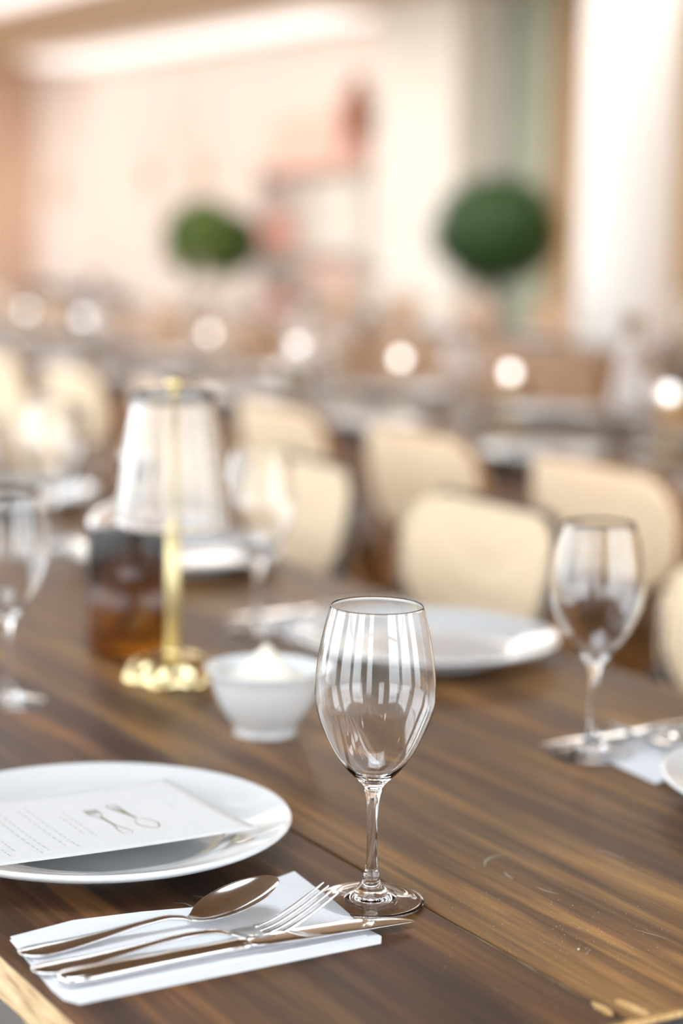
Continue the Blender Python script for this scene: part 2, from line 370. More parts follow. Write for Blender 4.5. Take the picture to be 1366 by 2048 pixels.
# raw live edge along the near long side: wavy strip
vs, fs = [], []
N = 260
for i in range(N+1):
    x = L*i/N
    w1 = .0035*noise.noise(Vector((x*9, 0, 0)))+.002*noise.noise(Vector((x*40, 3, 0)))
    w2 = .004*noise.noise(Vector((x*12, 9, 0)))
    vs += [(x, -.0002, TZ-.0008), (x, -.0035+w1*.5, TZ-.004+w1*.4), (x, -.006+w2, TZ-.012), (x, -.004+w1, TZ-.021), (x, 0.0006, TZ-.0257)]
for i in range(N):
    for k in range(4): a = i*5+k; fs.append((a, a+1, a+6, a+5))
link('live_edge', mesh('edge', vs, fs), M['raw_edge'], main_t)['label'] = 'raw pale barky wood edge'
link('end_plate', boxes('endp', [(L+.0005, L+.0035, .0, TV1-TV0, TZ-.026, TZ-.0035)]), M['dark_steel'], main_t, False)['label'] = 'dark steel strip on the end of the planks'
vs, fs = [], []
for i in range(121):
    y = (TV1-TV0)*i/120; a = .0016*abs(noise.noise(Vector((y*30, 0, 5))))+.0004; vs += [(L-.0016-a*1.5, y, TZ+.00012), (L+.0006, y, TZ-.0008), (L+.0009, y, TZ-.0035)]
for i in range(120):
    for k in range(2): a = i*3+k; fs.append((a, a+1, a+4, a+3))
link('worn_edge', mesh('chipline', vs, fs), M['chip'], main_t)
def blob(cx, cy, rx, ry, rot, seed, n=28):
    out = []
    for i in range(n):
        a = 2*PI*i/n; k = 1+.35*noise.noise(Vector((math.cos(a)*1.6, math.sin(a)*1.6, seed)))
        x, y = rx*k*math.cos(a), ry*k*math.sin(a); out.append((cx+x*math.cos(rot)-y*math.sin(rot), cy+x*math.sin(rot)+y*math.cos(rot)))
    return out
def local(u, v): return (u+4.15, v-TV0)
for i, (u, v, rx, ry) in enumerate(((-.822, .645, .011, .0028), (-.818, .661, .014, .0045), (-.809, .700, .008, .004), (-.8125, .52, .006, .003))):
    x, y = local(u, v)
    link('chipped_spot', mesh('chip', *prism(blob(x, y, rx, ry, .15*i-.1, i*3.7), TZ+.00005, TZ+.0003)), M['chip'], main_t, False)
# pale curled scuffs in the lacquer
def ribbon(pts, wd, z):
    vs, fs = [], []
    for i, p in enumerate(pts):
        a = pts[max(i-1, 0)]; b = pts[min(i+1, len(pts)-1)]
        d = Vector((b[0]-a[0], b[1]-a[1])).normalized(); nx, ny = -d.y, d.x
        ww = wd*math.sin(PI*(i+.6)/(len(pts)+.2))
        vs += [(p[0]+nx*ww, p[1]+ny*ww, z), (p[0]-nx*ww, p[1]-ny*ww, z)]
    for i in range(len(pts)-1): fs.append((2*i, 2*i+1, 2*i+3, 2*i+2))
    return vs, fs
def T0(px, py, h=0):                             # a place on a level surface, read off the picture once and stored as a place in the room
    P = math.atan(574/F); R = math.radians(1.1); x = (px-683)/F; y = (py-1024)/F
    X = x*math.cos(R)+y*math.sin(R); Y = -x*math.sin(R)+y*math.cos(R)
    r = Vector((X, math.cos(P)-Y*math.sin(P), -math.sin(P)-Y*math.cos(P))); t = -(.42-h)/r.z
    return r.x*t, r.y*t
def uv_of(x, y): return CA*x+SA*y, -SA*x+CA*y
def TL(px, py):
    return local(*uv_of(*T0(px, py)))
sc_parts = []
for path, wd in (([(1012, 1709), (985, 1714), (971, 1723), (970, 1733)], .0011), ([(1008, 1744), (1016, 1752), (1026, 1758)], .0010), ([(1072, 1774), (1092, 1782), (1118, 1789)], .0009),
                 ([(1190, 1698), (1220, 1708), (1250, 1718)], .0008), ([(1265, 1858), (1300, 1868), (1335, 1878)], .0006), ([(420, 1805), (405, 1795), (385, 1792)], .0008), ([(395, 1820), (372, 1808), (345, 1806)], .0006)):
    link('scuff_mark', mesh('scuff', *ribbon(curve([TL(*p) for p in path], 6), wd, TZ+.00015)), M['scuff'], main_t, False)
for pa, pb, wd in (((905, 1831), (1270, 2034), .0007), ((1080, 1508), (1366, 1642), .0009)):
    a, b = TL(*pa), TL(*pb); yy = (TV1-TV0)/3*(1 if pa[1] > 1700 else 2)-.0028
    path = [(a[0]+(b[0]-a[0])*t/24, yy+.0004*noise.noise(Vector((t*.7, 0, 2)))) for t in range(25)]
    link('worn_seam', mesh('worn', *ribbon(path, wd, TZ+.00015)), M['worn'], main_t, False)['label'] = 'pale worn line along the plank seam'
# crumbs and dust specks by the near end: uncountable
parts = []
for i in range(330):
    px = random.gauss(1180, 90); py = random.gauss(1880, 55)+(px-1180)*.35
    if i > 240: px, py = random.uniform(880, 1366), random.uniform(1780, 2030)
    x, y = TL(px, py)
    if x > L-.004 or y < .002 or y > .792: continue
    r = random.choice((.00012, .00016, .0002, .0003)) if i else .0009
    vs = [(x+r, y, TZ+r*.6), (x-r, y, TZ+r*.6), (x, y+r, TZ+r*.6), (x, y-r, TZ+r*.6), (x, y, TZ+r*1.4), (x, y, TZ)]
    parts.append((vs, [(0, 2, 4), (2, 1, 4), (1, 3, 4), (3, 0, 4), (2, 0, 5), (1, 2, 5), (3, 1, 5), (0, 3, 5)]))
o = link('crumbs', mesh('crumbs', *join(*parts)), M['dust'], None, False, W(-4.15, TV0, 0), ROTZ)
o['kind'] = 'stuff'; tag(o, 'scattered pale crumbs and dust on the bare planks at right', 'crumbs')

# ------------------------------------------------------------ wine glasses
outer = [(0, .0040), (.008, .0034), (.016, .0020), (.024, .0009), (.0312, .0002), (.0332, .0007), (.0337, .0016), (.0328, .0024), (.026, .0029), (.019, .0040), (.0145, .0054), (.0112, .0074), (.0090, .0096), (.0072, .0120), (.0056, .0145),
         (.0047, .0165), (.0050, .0180), (.0043, .0200), (.0037, .0240), (.0034, .034), (.0032, .046), (.0033, .056), (.0037, .064), (.0046, .0695), (.0055, .0722), (.0054, .0735), (.0078, .0770), (.0120, .0812), (.0170, .0862),
         (.0228, .0938), (.0278, .1025), (.0322, .1120), (.0356, .1210), (.0373, .1290), (.0378, .1350), (.0375, .1430), (.0364, .1530), (.0348, .1630), (.0328, .1730), (.0306, .1820), (.0288, .1890)]
rim = [(.0287, .1894), (.02855, .18955), (.0284, .1894)]
inner = [(.0284, .1890), (.0302, .182), (.0324, .173), (.0344, .163), (.0360, .153), (.0371, .143), (.0373, .135), (.0368, .129), (.0350, .121), (.0315, .112), (.0270, .1022), (.0218, .0932), (.0158, .0862), (.0100, .0820), (.0045, .0800), (0, .0795)]
def glass_profile(sub):
    o = outer[:]
    a = curve(o[1:], sub) if sub > 1 else o[1:]
    b = curve(inner, sub) if sub > 1 else inner
    return [o[0]]+a+rim+b
me = mesh('wine_glass', *lathe([(max(r, 0), z) for r, z in glass_profile(3)], 96))
g0 = link('wine_glass', me, M['glass']); gx, gy = .023, 1.201
g0.location = (gx, gy, TZ+.0001); tag(g0, 'clear empty wine glass in sharp focus, beside the fork tips', 'wine glass')
me2 = mesh('wine_glass_b', *lathe([(max(r, 0), z) for r, z in glass_profile(1)], 40))
gp = link('wine_glass', me2, M['glass_soft']); tag(gp, '', 'wine glass')
def glass_at(x, y, label, group=None): return place(gp, (x, y, TZ+.0001), 0, label, group)
glass_at(.206, 1.568, 'clear wine glass at right, its foot touching the white napkin tip')
glass_at(-.290, 1.704, 'clear wine glass cut by the left edge of the photo')
glass_at(-.085, 2.034, 'clear wine glass standing between the brass lamp and the farther white plate')
glass_at(-.371, 2.528, 'clear wine glass at the left beyond the dark bottle')

# ------------------------------------------------------------ plates
pr = curve([(.0, .0035), (.060, .0030), (.0640, .0002), (.0690, .0002), (.0715, .0030), (.090, .0075), (.110, .0125), (.124, .0175), (.1292, .0205), (.1306, .0225), (.1300, .0240), (.1282, .0243),
            (.122, .0222), (.108, .0178), (.096, .0150), (.090, .0130), (.084, .0112), (.074, .0102), (.040, .0098), (.0, .0098)], 4)
me = mesh('plate', *lathe([(max(r, 0), z) for r, z in pr], 96))
pp = link('dinner_plate', me, M['porcelain']); tag(pp, '', 'plate')
pc = (-.160, 1.298)
place(pp, (*pc, TZ), 0, 'round white dinner plate at left with the printed menu card on it')
place(pp, (.086, 1.925, TZ), 0, 'round white dinner plate behind the sharp wine glass')
place(pp, tuple(W(-1.05, 1.035, TZ)), 0, 'white plate peeking in at the right edge beside the cutlery')
place(pp, tuple(W(-2.20, 1.035, TZ)), 0, 'white plate just right of the brass lamp, behind its stem')
place(pp, tuple(W(-2.775, 1.035, TZ)), 0, 'white plate at far left end of the long table, beyond the bottle')

# ------------------------------------------------------------ menu card on the plate
card = empty('menu_card', (pc[0], pc[1], TZ+.0246), ROTZ)
# local axes: x along u, y along v ; card spans x in [-.062,.078], y in [-.13,.082]
def card_z(x, y):                                # sags a little in the middle, corner lifts
    s = -.0035*math.cos(min(max(y/.115, -1), 1)*PI/2)
    return s*.5+.0022*max(0, (x-.02)/.06)**2+.0012
cx0, cx1, cy0, cy1 = -.055, .083, -.128, .078
NX, NY = 16, 24
top, bot = [], []
for j in range(NY+1):
    for i in range(NX+1):
        x = cx0+(cx1-cx0)*i/NX; y = cy0+(cy1-cy0)*j/NY; z = card_z(x, y); top.append((x, y, z)); bot.append((x, y, z-.0004))
fs = []
o_ = len(top)
for j in range(NY):
    for i in range(NX):
        a = j*(NX+1)+i; q = (a, a+1, a+NX+2, a+NX+1); fs.append(q); fs.append(tuple(o_+k for k in reversed(q)))
ring = [i for i in range(NX+1)]+[j*(NX+1)+NX for j in range(1, NY+1)]+[NY*(NX+1)+i for i in range(NX-1, -1, -1)]+[j*(NX+1) for j in range(NY-1, 0, -1)]
for a, b in zip(ring, ring[1:]+ring[:1]): fs.append((a, o_+a, o_+b, b))
link('card_sheet', mesh('card', top+bot, fs), M['card'], card)
tag(card, 'printed menu card with a fork and spoon drawing, lying on the left plate', 'menu')
def ink(paths, wd, m, name, label=None, taper=False):
    parts = []
    for p in paths:
        v, f = ribbon(p, wd, 0); v = [(a, b, card_z(a, b)+.00018) for a, b, _ in v]; parts.append((v, f))
    o = link(name, mesh(name, *join(*parts)), m, card, False)
    if label: o['label'] = label
def C(px, py):                                    # card-local place of a printed mark
    x, y = T0(px, py, .0246); u, v = uv_of(x-pc[0], y-pc[1]); return u, v
def strip(a, b, n=10): return [tuple(a[k]+(b[k]-a[k])*i/n for k in (0, 1)) for i in range(n+1)]
lines = []
rnd = random.Random(3)
def text_line(xa, xb, y):
    x = xa
    while x < xb-.002:
        wl = rnd.uniform(.003, .009); lines.append(strip((x, y), (min(x+wl, xb), y), 4)); x += wl+.0016
# centred lines of small type (they run along the card's short side)
for y, h in ((-.020, .030), (-.0255, .022), (-.040, .050), (-.0465, .044), (-.060, .047), (-.066, .052), (-.080, .040), (-.0865, .050), (-.101, .046), (-.108, .052), (-.119, .036)):
    text_line(.016-h, .016+h, y)
ink(lines, .00055, M['ink_faint'], 'printed_text', 'small grey lines of type')
lines = []; text_line(-.004, .014, .052); ink(lines, .0004, M['ink_faint'], 'printed_text')
# drawn fork and spoon
fkA, fkB = C(175, 1618), C(262, 1668)
spA, spB = C(215, 1608), C(315, 1655)
def frame_pts(A, B, pts):
    d = Vector((B[0]-A[0], B[1]-A[1])); l = d.length; d.normalize(); nn = Vector((-d.y, d.x))
    return [(A[0]+d.x*t*l+nn.x*s, A[1]+d.y*t*l+nn.y*s) for t, s in pts]
fk = [[(0, .0042), (.16, .0044), (.24, .0030), (.32, .0008), (.62, .0006), (.80, .0030), (.93, .0034), (1, 0)], [(0, -.0042), (.16, -.0044), (.24, -.0030), (.32, -.0008), (.62, -.0006), (.80, -.0030), (.93, -.0034), (1, 0)]]
for s in (.0042, .0014, -.0014, -.0042): fk.append([(0, s), (.1, s), (.2, s*.8)])
fk.append([(.32, 0), (.5, 0), (.66, 0)])
sp_ = [[(.60, 0), (.66, .0040), (.78, .0064), (.90, .0052), (1, 0), (.90, -.0052), (.78, -.0064), (.66, -.0040), (.60, 0)],
       [(.60, .0007), (.40, .0007), (.22, .0024), (.08, .0034), (0, 0)], [(.60, -.0007), (.40, -.0007), (.22, -.0024), (.08, -.0034), (0, 0)], [(.60, 0), (.35, 0), (.1, 0)]]
ink([curve(frame_pts(fkA, fkB, p), 5) for p in fk[:2]], .0005, M['ink_line'], 'fork_drawing')
ink([strip(*[frame_pts(fkA, fkB, p)[k] for k in (0, -1)]) for p in fk[2:]], .0007, M['ink'], 'fork_drawing')
ink([curve(frame_pts(spA, spB, sp_[0]), 6)], .0006, M['ink_line'], 'spoon_drawing')
ink([curve(frame_pts(spA, spB, p), 5) for p in sp_[1:]], .0006, M['ink'], 'spoon_drawing')

# ------------------------------------------------------------ paper napkin
# local axes x along u, y along v, origin at the napkin centre
def napkin():
    t = empty('paper_napkin', (0, 0, 0), 0)
    low = [(.056, -.0985), (.0508, .0945), (.0415, .1003), (.035, .1000), (-.010, .095), (-.058, -.085), (-.0525, -.0978), (.03, -.1045), (.046, -.1040)]
    def slab(poly, z0, z1, name):
        v, f = prism(poly, z0, z1); me = mesh(name, v, f)
        bm = bmesh.new(); bm.from_mesh(me); bmesh.ops.bevel(bm, geom=[e for e in bm.edges if abs(e.verts[0].co.z-e.verts[1].co.z) < 1e-7], offset=.00018, segments=2, affect='EDGES'); bm.to_mesh(me); bm.free()
        return link(name, me, M['napkin'], t, False)
    slab(low, 0, .0008, 'lower_fold')
    up = [(.041, -.0985), (.0375, .0925), (.026, .0985), (.005, .1005), (-.040, .106), (-.086, .1105), (-.0525, .0235), (-.060, -.010), (-.065, -.053), (-.0555, -.0965)]
    slab(up, .0008, .0015, 'upper_fold')
    slab([(.033, -.088), (.030, .070), (-.045, .068), (-.050, -.080)], .0015, .0018, 'top_ply')
    tag(t, '', 'napkin'); return t
np_ = napkin()
NZ = TZ+.0019
place(np_, tuple(W(-1.0135, .494, TZ+.0001)), ROTZ, 'white folded paper napkin beside the left plate, under the sharp cutlery')
place(np_, tuple(W(-1.245, 1.062, TZ+.0001)), ROTZ+PI, 'white folded paper napkin at the right edge, by the foot of a wine glass')
place(np_, tuple(W(-1.820, 1.062, TZ+.0001)), ROTZ+PI, 'white paper napkin lying left of the plate behind the sharp glass')
place(np_, tuple(W(-2.395, 1.062, TZ+.0001)), ROTZ+PI, 'white paper napkin beyond the dark bottle at left')

# ------------------------------------------------------------ cutlery: lengthwise grids of cross-sections, x along the piece
def sweep(st, n=20):
    """stations (x, yc, zc, halfwidth, thick, cup): cross-section is a thin lens, cup bends its sides up"""
    vs, fs = [], []
    for x, yc, zc, hw, th, cup in st:
        for k in range(n):
            a = 2*PI*k/n; c, s = math.cos(a), math.sin(a)
            yy = hw*c; zz = (th/2)*(abs(s)**.8)*(1 if s > 0 else -1) + cup*(c*c)
            vs.append((x, yc+yy, zc+zz))
    for i in range(len(st)-1):
        for k in range(n):
            fs.append((i*n+k, i*n+(k+1) % n, (i+1)*n+(k+1) % n, (i+1)*n+k))
    fs.append(tuple(range(n-1, -1, -1))); fs.append(tuple((len(st)-1)*n+k for k in range(n)))
    return vs, fs
def stations(keys, sub=7): return [tuple(s[:3])+(max(s[3], .0002), max(s[4], .0004), s[5]) for s in curve(keys, sub)]
HANDLE = [(.0005, 0, .0026, .0015, .0012, 0), (.002, 0, .0024, .0052, .0020, 0), (.008, 0, .0020, .0090, .0026, 0), (.018, 0, .0020, .0096, .0028, 0), (.035, 0, .0028, .0078, .0028, 0),
          (.058, 0, .0050, .0050, .0027, 0), (.080, 0, .0074, .0033, .0027, 0), (.094, 0, .0080, .0027, .0029, 0)]
def spoon():
    t = empty('table_spoon', (0, 0, 0), 0)
    link('handle', mesh('spoon_handle', *sweep(stations(HANDLE+[(.104, 0, .0064, .0028, .0028, 0), (.109, 0, .0044, .0036, .0026, .0004)]))), M['steel'], t)
    B = [(.109, 0, .0044, .0036, .0026, .0004), (.113, 0, .0036, .0075, .0018, .0020), (.119, 0, .0032, .0135, .0014, .0042), (.128, 0, .0042, .0182, .0013, .0060), (.139, 0, .0068, .0198, .0012, .0066), (.150, 0, .0108, .0182, .0012, .0058), (.159, 0, .0152, .0142, .0012, .0040), (.165, 0, .0188, .0088, .0012, .0020), (.1678, 0, .0208, .0035, .0012, .0005), (.1684, 0, .0212, .0008, .0008, 0)]
    link('spoon_bowl', mesh('spoon_bowl', *sweep(stations(B), 36)), M['steel'], t)
    tag(t, '', 'spoon'); return t
def fork():
    t = empty('table_fork', (0, 0, 0), 0)
    H = [(x*1.06, y, z, w_, th, c) for x, y, z, w_, th, c in HANDLE]
    link('handle', mesh('fork_handle', *sweep(stations(H+[(.112, 0, .0076, .0030, .0027, 0), (.122, 0, .0052, .0044, .0024, 0)]))), M['steel'], t)
    parts = [sweep(stations([(.122, 0, .0052, .0044, .0024, 0), (.129, 0, .0032, .0082, .0020, .0006), (.137, 0, .0020, .0114, .0018, .0010), (.145, 0, .0020, .0122, .0018, .0010), (.149, 0, .0026, .0120, .0016, .0008)]))]
    for s in (-1.5, -.5, .5, 1.5):
        yo = s*.0064
        parts.append(sweep(stations([(.143, yo, .0023+.0006*abs(s)/1.5, .0024, .0017, 0), (.154, yo*1.02, .0050, .0020, .0018, 0), (.168, yo*1.03, .0112, .0017, .0018, 0), (.182, yo*1.03, .0190, .0013, .0017, 0), (.1895, yo*1.03, .0235, .0006, .0010, 0)]), 10))
    link('fork_tines', mesh('fork_head', *join(*parts)), M['steel'], t)
    tag(t, '', 'fork'); return t
def knife():
    t = empty('table_knife', (0, 0, 0), 0)
    H = [(.0005, 0, .0040, .0022, .0030, 0), (.003, 0, .0042, .0070, .0056, 0), (.010, 0, .0044, .0090, .0066, 0), (.025, 0, .0044, .0088, .0068, 0), (.060, 0, .0046, .0068, .0064, 0), (.100, 0, .0050, .0058, .0058, 0), (.114, 0, .0052, .0064, .0056, 0), (.118, 0, .0052, .0050, .0040, 0)]
    link('handle', mesh('knife_handle', *sweep(stations(H))), M['steel'], t)
    B = [(.117, 0, .0052, .0040, .0024, 0), (.121, .0008, .0050, .0072, .0022, 0), (.135, .0014, .0046, .0092, .0018, 0), (.165, .0016, .0040, .0100, .0016, 0), (.195, .0012, .0034, .0098, .0014, 0), (.212, .0000, .0028, .0078, .0012, 0), (.223, -.0030, .0024, .0042, .0010, 0), (.2275, -.0058, .0022, .0010, .0006, 0)]
    link('blade', mesh('knife_blade', *sweep(stations(B))), M['steel'], t)
    tag(t, '', 'knife'); return t
sp0, fk0, kn0 = spoon(), fork(), knife()
def put(proto, ua, va, ub_, vb, label, z=NZ):
    a, b = W(ua, va), W(ub_, vb); d = b-a
    place(proto, (a.x, a.y, z), math.atan2(d.y, d.x), label)
put(sp0, -1.034, .389, -1.036, .563, 'polished spoon on the sharp napkin, nearest the left plate')
put(fk0, -1.006, .386, -1.000, .578, 'polished four-tined fork between the sharp spoon and knife')
put(kn0, -.983, .393, -.9835, .620, 'polished table knife on the sharp napkin, its tip by the glass foot')
for ou, where in ((-1.245, 'at the right edge'), (-1.820, 'left of the plate behind the sharp glass')):
    put(sp0, ou+.030, 1.166, ou+.036, .980, 'blurred spoon on the white napkin '+where)
    put(fk0, ou-.004, 1.168, ou+.000, .970, 'blurred fork on the white napkin '+where)
    put(kn0, ou-.030, 1.160, ou-.034, .940, 'blurred knife on the white napkin '+where)

# ------------------------------------------------------------ butter bowl
bx, by = -.060, 1.618
bp_ = curve([(0, .004), (.020, .0035), (.0225, 0), (.0265, 0), (.0262, .0040), (.0280, .0085), (.0375, .0220), (.0440, .0370), (.0468, .0470), (.0502, .0535), (.0508, .0552), (.0500, .0558), (.0465, .0520), (.0438, .044), (.0385, .030), (.030, .017), (.018, .0095), (0, .007)], 4)
o = link('condiment_bowl', mesh('bowl', *lathe([(max(r, 0), z) for r, z in bp_], 72)), M['porcelain'], loc=(bx, by, TZ))
tag(o, 'small white footed bowl holding whipped butter, left of the sharp glass', 'bowl')
bpz = curve([(0, .012), (.028, .020), (.040, .0425), (.036, .0465), (.026, .049), (.019, .0555), (.013, .0615), (.0065, .069), (.0015, .0745), (0, .0748)], 4)
o = link('whipped_butter', mesh('butter', *lathe([(max(r, 0), z) for r, z in bpz], 48, lambda a, r, z: 1+.07*math.sin(3*a+z*180)+.04*math.sin(7*a))), M['cream'], loc=(bx, by, TZ))
tag(o, 'pale whipped butter peaked in the small white bowl', 'butter')

# ------------------------------------------------------------ amber bottle of oil
bt = empty('oil_bottle', (-.203, 1.925, TZ+.0002), 0)
R = .0455
prof = [(0, .004), (.030, .003), (.040, 0), (.0440, .002), (R, .008), (R, .060), (R, .122), (.0445, .130), (.041, .137), (.033, .143), (.024, .147), (.0165, .152), (.0140, .160), (.0138, .180), (.0155, .182), (.0155, .188), (.0145, .190),
        (.0115, .190), (.0112, .160), (.0135, .152), (.021, .145), (.031, .1405), (.0385, .134), (.0420, .127), (.0430, .120), (.0430, .009), (.040, .005), (0, .005)]
link('bottle_glass', mesh('bottle', *lathe(prof, 64)), M['glass_soft'], bt)['label'] = 'clear glass'
link('oil', mesh('oil', *lathe([(0, .0046), (.040, .0046), (.0434, .0088), (.0434, .127), (0, .1272)], 64)), M['oil'], bt)['label'] = 'dark oil filling most of the bottle'
link('stopper', mesh('stopper', *lathe([(0, .172), (.010, .172), (.0108, .190), (.014, .191), (.014, .196), (.006, .199), (0, .199)], 32)), M['steel'], bt)
tag(bt, 'wide glass bottle filled with dark amber oil, behind the brass lamp stem', 'bottle')

# ------------------------------------------------------------ brass table lamp with clear glass shade
lx, ly = -.153, 1.795
lt = empty('table_lamp', (lx, ly, TZ), 0)
vs, fs = lathe(curve([(0, 0), (.036, 0), (.0405, .002), (.041, .007), (.037, .015), (.030, .0215), (.021, .0255), (.0110, .0275), (.0075, .0320), (0, .0325)], 4)[:], 96, lambda a, r, z: 1+(.26*abs(math.cos(3.5*a))**.7-.13 if r > .009 else 0))
link('petal_base', mesh('lamp_base', vs, fs), M['brass'], lt)['label'] = 'scalloped petal-shaped brass base'
link('stem', mesh('lamp_stem', *lathe([(0, .020), (.0068, .020), (.0068, .148), (.0016, .151), (.0016, .262), (0, .262)], 32)), M['brass_dull'], lt)
link('shade_cap', mesh('lamp_cap', *lathe(curve([(0, .255), (.012, .256), (.013, .260), (.006, .264), (.0045, .268), (.007, .273), (.0065, .279), (0, .282)], 4), 32)), M['brass'], lt)
flute = lambda a, r, z: 1+.012*math.cos(24*a)
so = [(.0530, .146), (.0535, .148), (.0525, .153), (.0500, .175), (.0450, .215), (.0385, .255), (.0365, .266), (.0355, .2675), (.0345, .266), (.0365, .255), (.0430, .215), (.0480, .175), (.0505, .153), (.0510, .148), (.0515, .146)]
link('glass_shade', mesh('lamp_shade', *lathe(so, 144, flute)), M['glass_rib'], lt)['label'] = 'clear fluted conical glass shade'
link('spider', mesh('spider', *join(*[tube([(0, 0, .258), (.0365*math.cos(a), .0365*math.sin(a), .2605)], .0012, 8) for a in (0, 2*PI/3, 4*PI/3)])), M['brass'], lt)
tag(lt, 'slim brass table lamp with clear glass cone shade, left of the white bowl', 'lamp')

# ------------------------------------------------------------ cane-backed chairs
def rrect(w_, h, r, n=6, taper=.0):
    pts = []
    for cx_, cy_, a0 in ((w_-r, h-r, 0), (-w_+r, h-r, 90), (-w_+r, -h+r, 180), (w_-r, -h+r, 270)):
        for k in range(n+1):
            a = math.radians(a0+90*k/n); x, y = cx_+r*math.cos(a), cy_+r*math.sin(a)
            pts.append((x*(1-taper*(h-y)/(2*h)), y))
    return pts
def chair(frame, cane, seat_m, zc=.757):
    t = empty('cane_chair', (0, 0, 0), 0)         # faces local +y, back at y = -.21
    hw, hh = .174, .082
    def bend(x, z): return -.235 + .9*x*x - .18*(z-.45)
    out = rrect(hw, hh, .068, 8, .10)
    # panel grid clipped to the rounded outline
    vs, fs = [], []; nr = 7
    vs.append((0, bend(0, zc), zc))
    for k in range(1, nr+1):
        for x, z in out: X, Z = x*k/nr, zc+z*k/nr; vs.append((X, bend(X, Z), Z))
    m = len(out)
    for i in range(m): fs.append((0, 1+i, 1+(i+1) % m))
    for k in range(nr-1):
        for i in range(m): a = 1+k*m+i; b = 1+k*m+(i+1) % m; fs.append((a, b, b+m, a+m))
    n0 = len(vs); vs2 = [(x, y-.022, z) for x, y, z in vs]
    fs2 = [tuple(n0+i for i in reversed(f)) for f in fs]; rim_ = [(1+(nr-1)*m+i, n0+1+(nr-1)*m+i, n0+1+(nr-1)*m+(i+1) % m, 1+(nr-1)*m+(i+1) % m) for i in range(m)]
    link('cane_backrest', mesh('cane_back', vs+vs2, fs+fs2+rim_), cane, t)
    link('back_frame', mesh('back_frame', *tube([(x*.975, bend(x, zc+z)-.011, zc+z*.95) for x, z in out], .0102, 10, True)), frame, t)
    seat = rrect(.215, .205, .10, 6)
    v1, f1 = prism(seat, .452, .470); link('seat', mesh('cane_seat', v1, f1), seat_m, t, False)
    link('seat_frame', mesh('seat_frame', *tube([(x*1.02, y*1.02, .455) for x, y in seat], .017, 10, True)), frame, t)
    for s in (-1, 1):
        link('leg', mesh('front_leg', *tube([(s*.17, .155, .455), (s*.18, .175, .25), (s*.195, .20, 0)], [.017, .015, .012], 10)), frame, t)
        link('leg', mesh('rear_leg', *tube([(s*.165, bend(.165, .70)-.014, .70), (s*.160, bend(.15, .58)-.008, .585), (s*.165, -.19, .455), (s*.175, -.205, .25), (s*.19, -.25, 0)], [.010, .011, .016, .015, .012], 10)), frame, t)
    link('stretcher', mesh('stretcher', *tube([(x*.80, y*.80, .27) for x, y in seat], .009, 8, True)), frame, t)
    tag(t, '', 'chair'); return t
chA = chair(M['frame_dark'], M['rattan'], M['charcoal'], .745)
chB = chair(M['frame_brown'], M['rattan_sunlit'], M['seat_brown'])
chD = chair(M['frame_brown'], M['rattan_tan'], M['seat_brown'])
cs = 1.0
# far long side of the foreground table, backs towards the next table
own = [(1500, 'dark-framed cane chair cut by the right edge, behind the right wine glass'), (902, 'dark-framed cane chair behind the plate at centre right'), (535, 'dark-framed cane chair behind the wine glass beside the brass lamp'),
       (285, 'dark-framed cane chair seen through the glass lamp shade'), (40, 'dark-framed cane chair at left behind the far plate of the long table')]
for px, lab in own:
    u = col_uv(px, 1.34); p = W(u, 1.34-.235); place(chA, (p.x, p.y, 0), ROTZ+PI, lab)
row2 = [(1268, 'sunlit-toned honey cane chair with its back to us, behind the right wine glass rim'), (898, 'sunlit-toned honey cane chair with its back to us, in the middle of the photo'), (612, 'sunlit-toned honey cane chair just right of the glass lamp shade, back to us'),
        (382, 'sunlit-toned honey cane chair directly behind the glass lamp shade'), (188, 'sunlit-toned honey cane chair left of the lamp shade, back to us'), (35, 'sunlit-toned honey cane chair cut by the left edge, back to us')]
for px, lab in row2:
    u = col_uv(px, 1.79); p = W(u, 1.79+.235); place(chB, (p.x, p.y, 0), ROTZ, lab)

# ------------------------------------------------------------ second and third rows of tables
T2 = table('dining_table', -7.9, -1.9, 1.96, 2.76, 'long stained dining table behind the first row of honey chairs')
T3 = table('dining_table', -9.4, -3.9, 3.72, 4.52, 'long stained dining table farther back, below the round topiaries')
used2 = {}
plate_s = mesh('plate_s', *lathe([(max(r, 0), z) for r, z in [(0, .003), (.06, .003), (.064, 0), (.07, .001), (.11, .013), (.129, .021), (.1306, .0235), (.128, .0243), (.096, .015), (.084, .0085), (0, .0066)]], 40))
ps = link('dinner_plate', plate_s, M['porcelain']); tag(ps, '', 'plate')
chC = chB
def row(table_name, v, vg, us, side, plate=True, glass=True):
    for i, u in enumerate(us):
        nth = ORD[i]+' from right'
        if plate: place(ps, tuple(W(u, v, TZ)), 0, 'white plate, %s, %s, %s' % (side, table_name, nth))
        if glass:
            p = W(u+(.17 if 'near' in side else -.17), vg, TZ+.0001); glass_at(p.x, p.y, 'wine glass, %s, %s, %s' % (side, table_name, nth))
us2 = [-2.35-.60*i for i in range(9)]
row('table behind the honey chairs', 2.11, 2.22, us2, 'near side')
row('table behind the honey chairs', 2.60, 2.50, [u-.05 for u in us2], 'far side')
us3 = [-4.3-.62*i for i in range(8)]
row('table below the topiaries', 3.87, 3.98, us3, 'near side')
row('table below the topiaries', 4.37, 4.26, us3, 'far side', plate=True)
def chair_row(v, rz, us, what, proto):
    for i, u in enumerate(us):
        p = W(u, v); place(proto, (p.x, p.y, 0), rz, 'tan cane chair, %s, %s from right' % (what, ORD[i]))
chair_row(2.97, ROTZ+PI, [u-.02 for u in us2[:9]], 'far side of the table behind the honey chairs', chD)
chair_row(3.52, ROTZ, [u-.1 for u in us3[:10]], 'near side of the table below the topiaries', chD)
chair_row(4.72, ROTZ+PI, [u-.1 for u in us3[:10]], 'far side of the table below the topiaries', chD)

